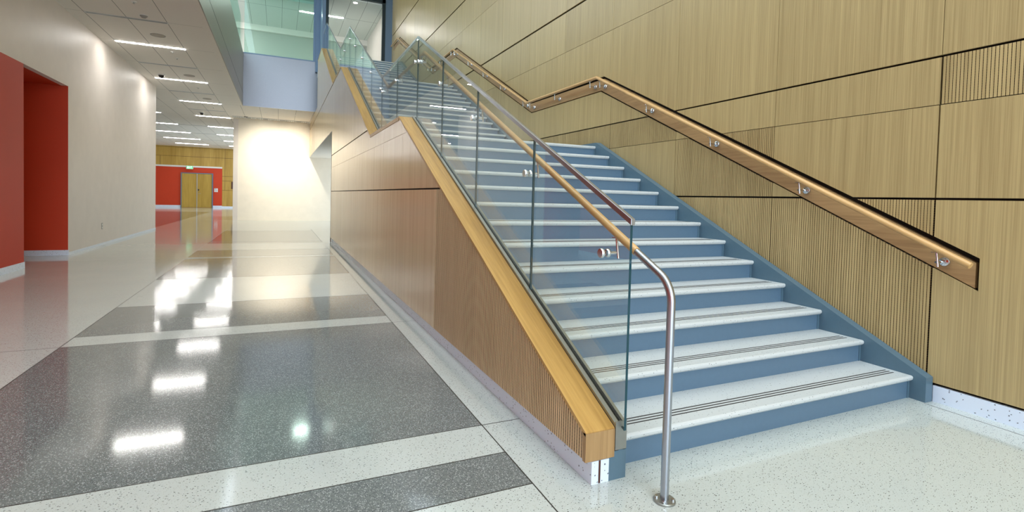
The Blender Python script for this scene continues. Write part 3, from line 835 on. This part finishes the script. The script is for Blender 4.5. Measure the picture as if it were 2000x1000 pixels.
# ------------------------------------------------------------------ linear slot diffusers, speakers, detectors, sprinklers
def slot(x0, x1, y, label):
    t = thing('slot_diffuser', label, 'air diffuser', ((x0 + x1) / 2, y, CEIL), 'linear air slots in the hall ceiling')
    mb = MB(); mb.box(x0 - 0.01, x1 + 0.01, y - 0.045, y - 0.035, CEIL - 0.008, CEIL); mb.box(x0 - 0.01, x1 + 0.01, y + 0.035, y + 0.045, CEIL - 0.008, CEIL)
    mb.box(x0 - 0.01, x0 + 0.005, y - 0.035, y + 0.035, CEIL - 0.008, CEIL); mb.box(x1 - 0.005, x1 + 0.01, y - 0.035, y + 0.035, CEIL - 0.008, CEIL)
    mb.box(x0, x1, y - 0.005, y + 0.005, CEIL - 0.007, CEIL)
    mb.build('frame', 'alu', t)
    mb = MB(); mb.box(x0 + 0.005, x1 - 0.005, y - 0.034, y + 0.034, CEIL - 0.003, CEIL - 0.001); mb.build('slot', 'slot', t)
    return t
s0 = slot(-3.31, -2.03, 12.03, 'dark linear air slot in the ceiling nearest the camera')
for y, l in ((16.04, 'dark linear air slot in the ceiling between the first and second lights'),
             (20.03, 'dark linear air slot in the ceiling between the second and third lights'),
             (24.05, 'thin linear air slot in the ceiling between the third and fourth lights')):
    copy_tree(s0, (s0.location.x, y, CEIL), l)
for y, l in ((30.0, 'air slot joining two ceiling lights in the nearest corridor row'), (34.0, 'air slot joining two ceiling lights in the second corridor row'),
             (38.0, 'air slot joining two ceiling lights in the third corridor row'), (42.0, 'air slot between ceiling lights in the farthest corridor row')):
    copy_tree(s0, (-3.95, y, CEIL), l)
sp0 = thing('ceiling_speaker', 'round flush ceiling speaker in front of the nearest ceiling light', 'speaker', (-2.37, 13.07, CEIL), 'round ceiling speakers')
mb = MB(); mb.lathe((-2.37, 13.07, CEIL), 'z', [(0.0, -0.006), (0.12, -0.006), (0.122, -0.004)], 32); mb.build('grille', 'speaker', sp0, smooth=True)
mb = MB(); mb.lathe((-2.37, 13.07, CEIL), 'z', [(0.122, -0.005), (0.135, -0.008), (0.14, 0.0)], 32); mb.build('rim', 'grey_plastic', sp0, smooth=True)
copy_tree(sp0, (-2.36, 17.15, CEIL), 'round flush ceiling speaker in front of the second ceiling light')
copy_tree(sp0, (-2.36, 21.1, CEIL), 'round flush ceiling speaker in front of the third ceiling light')
sd = thing('smoke_detector', 'round smoke detector on the ceiling above the nearest air slot', 'smoke detector', (-2.35, 11.73, CEIL))
mb = MB(); mb.lathe((-2.35, 11.73, CEIL), 'z', [(0.0, -0.045), (0.035, -0.045), (0.045, -0.03), (0.06, -0.02), (0.065, 0.0)]); mb.build('body', 'grey_plastic', sd, smooth=True)
mb = MB(); mb.lathe((-2.35, 11.73, CEIL), 'z', [(0.065, -0.008), (0.075, -0.004), (0.075, 0.0)]); mb.build('base_plate', 'white_plastic', sd, smooth=True)
dc = thing('dome_camera', 'white security dome camera with dark lens before the second ceiling light', 'security camera', (-3.07, 17.4, CEIL))
mb = MB(); mb.lathe((-3.07, 17.4, CEIL), 'z', [(0.0, -0.03), (0.09, -0.03), (0.10, 0.0)]); mb.build('housing', 'white_plastic', dc, smooth=True)
mb = MB(); mb.lathe((-3.07, 17.4, CEIL), 'z', [(0.0, -0.115), (0.03, -0.108), (0.06, -0.08), (0.073, -0.03)]); mb.build('dome', 'dark_glass', dc, smooth=True)
dc2 = copy_tree(dc, (-2.96, 24.8, CEIL), 'small security dome camera before the fourth ceiling light')
for x, y, l in ((-2.33, 14.45, 'small sprinkler head just past the nearest ceiling light'), (-2.33, 15.05, 'sprinkler head before the second air slot, farther of two'),
                (-2.37, 18.98, 'tiny sprinkler head past the second ceiling light'), (-2.37, 23.1, 'tiny sprinkler head past the third ceiling light'),
                (-2.34, 10.95, 'white sprinkler cover plate at the top edge of the photo')):
    t = thing('sprinkler_head', l, 'sprinkler', (x, y, CEIL), 'ceiling sprinkler heads')
    mb = MB(); mb.lathe((x, y, CEIL), 'z', [(0.0, -0.012), (0.035, -0.012), (0.045, 0.0)], 16); mb.build('escutcheon', 'white_plastic', t, smooth=True)
    mb = MB(); mb.cyl((x, y, CEIL - 0.012), (x, y, CEIL - 0.035), 0.008); mb.cyl((x, y, CEIL - 0.035), (x, y, CEIL - 0.038), 0.018); mb.build('deflector', 'steel_dull', t)
mb = MB(); mb.box(-1.42, -1.28, 25.06, 25.14, CEIL - 0.02, CEIL)
o = mb.build('ceiling_sensor', 'slot'); o['label'] = 'small dark rectangular sensor on the ceiling before the white end wall'; o['category'] = 'sensor'
gr = thing('linear_grille', 'white slotted linear grille along the ceiling above the white end wall', 'air grille', (-0.3, 25.3, CEIL))
mb = MB(); mb.box(-1.86, 1.25, 25.12, 25.15, CEIL - 0.03, CEIL); mb.box(-1.86, 1.25, 25.42, 25.45, CEIL - 0.03, CEIL); mb.build('frame', 'white_plastic', gr)
mb = MB()
x = -1.84
k = 0
while x < 1.22:
    if k % 8 not in (6, 7): mb.box(x, x + 0.05, 25.15, 25.42, CEIL - 0.028, CEIL - 0.001)
    x += 0.085; k += 1
f = mb.build('slats', 'white_plastic', gr)
mb = MB(); mb.box(-1.85, 1.25, 25.15, 25.42, CEIL - 0.002, CEIL - 0.0005); mb.build('backing', 'grey_plastic', gr)

# wall outlet
ot = thing('wall_outlet', 'small duplex outlet low on the left white wall', 'outlet', (LW, 14.2, 0.36))
mb = MB(); mb.box(LW, LW + 0.006, 14.155, 14.245, 0.36, 0.50); mb.build('cover_plate', 'grey_plastic', ot, bevel=0.002)
mb = MB(); mb.box(LW + 0.006, LW + 0.009, 14.18, 14.22, 0.375, 0.42); mb.box(LW + 0.006, LW + 0.009, 14.18, 14.22, 0.44, 0.485); mb.build('socket', 'white_plastic', ot)
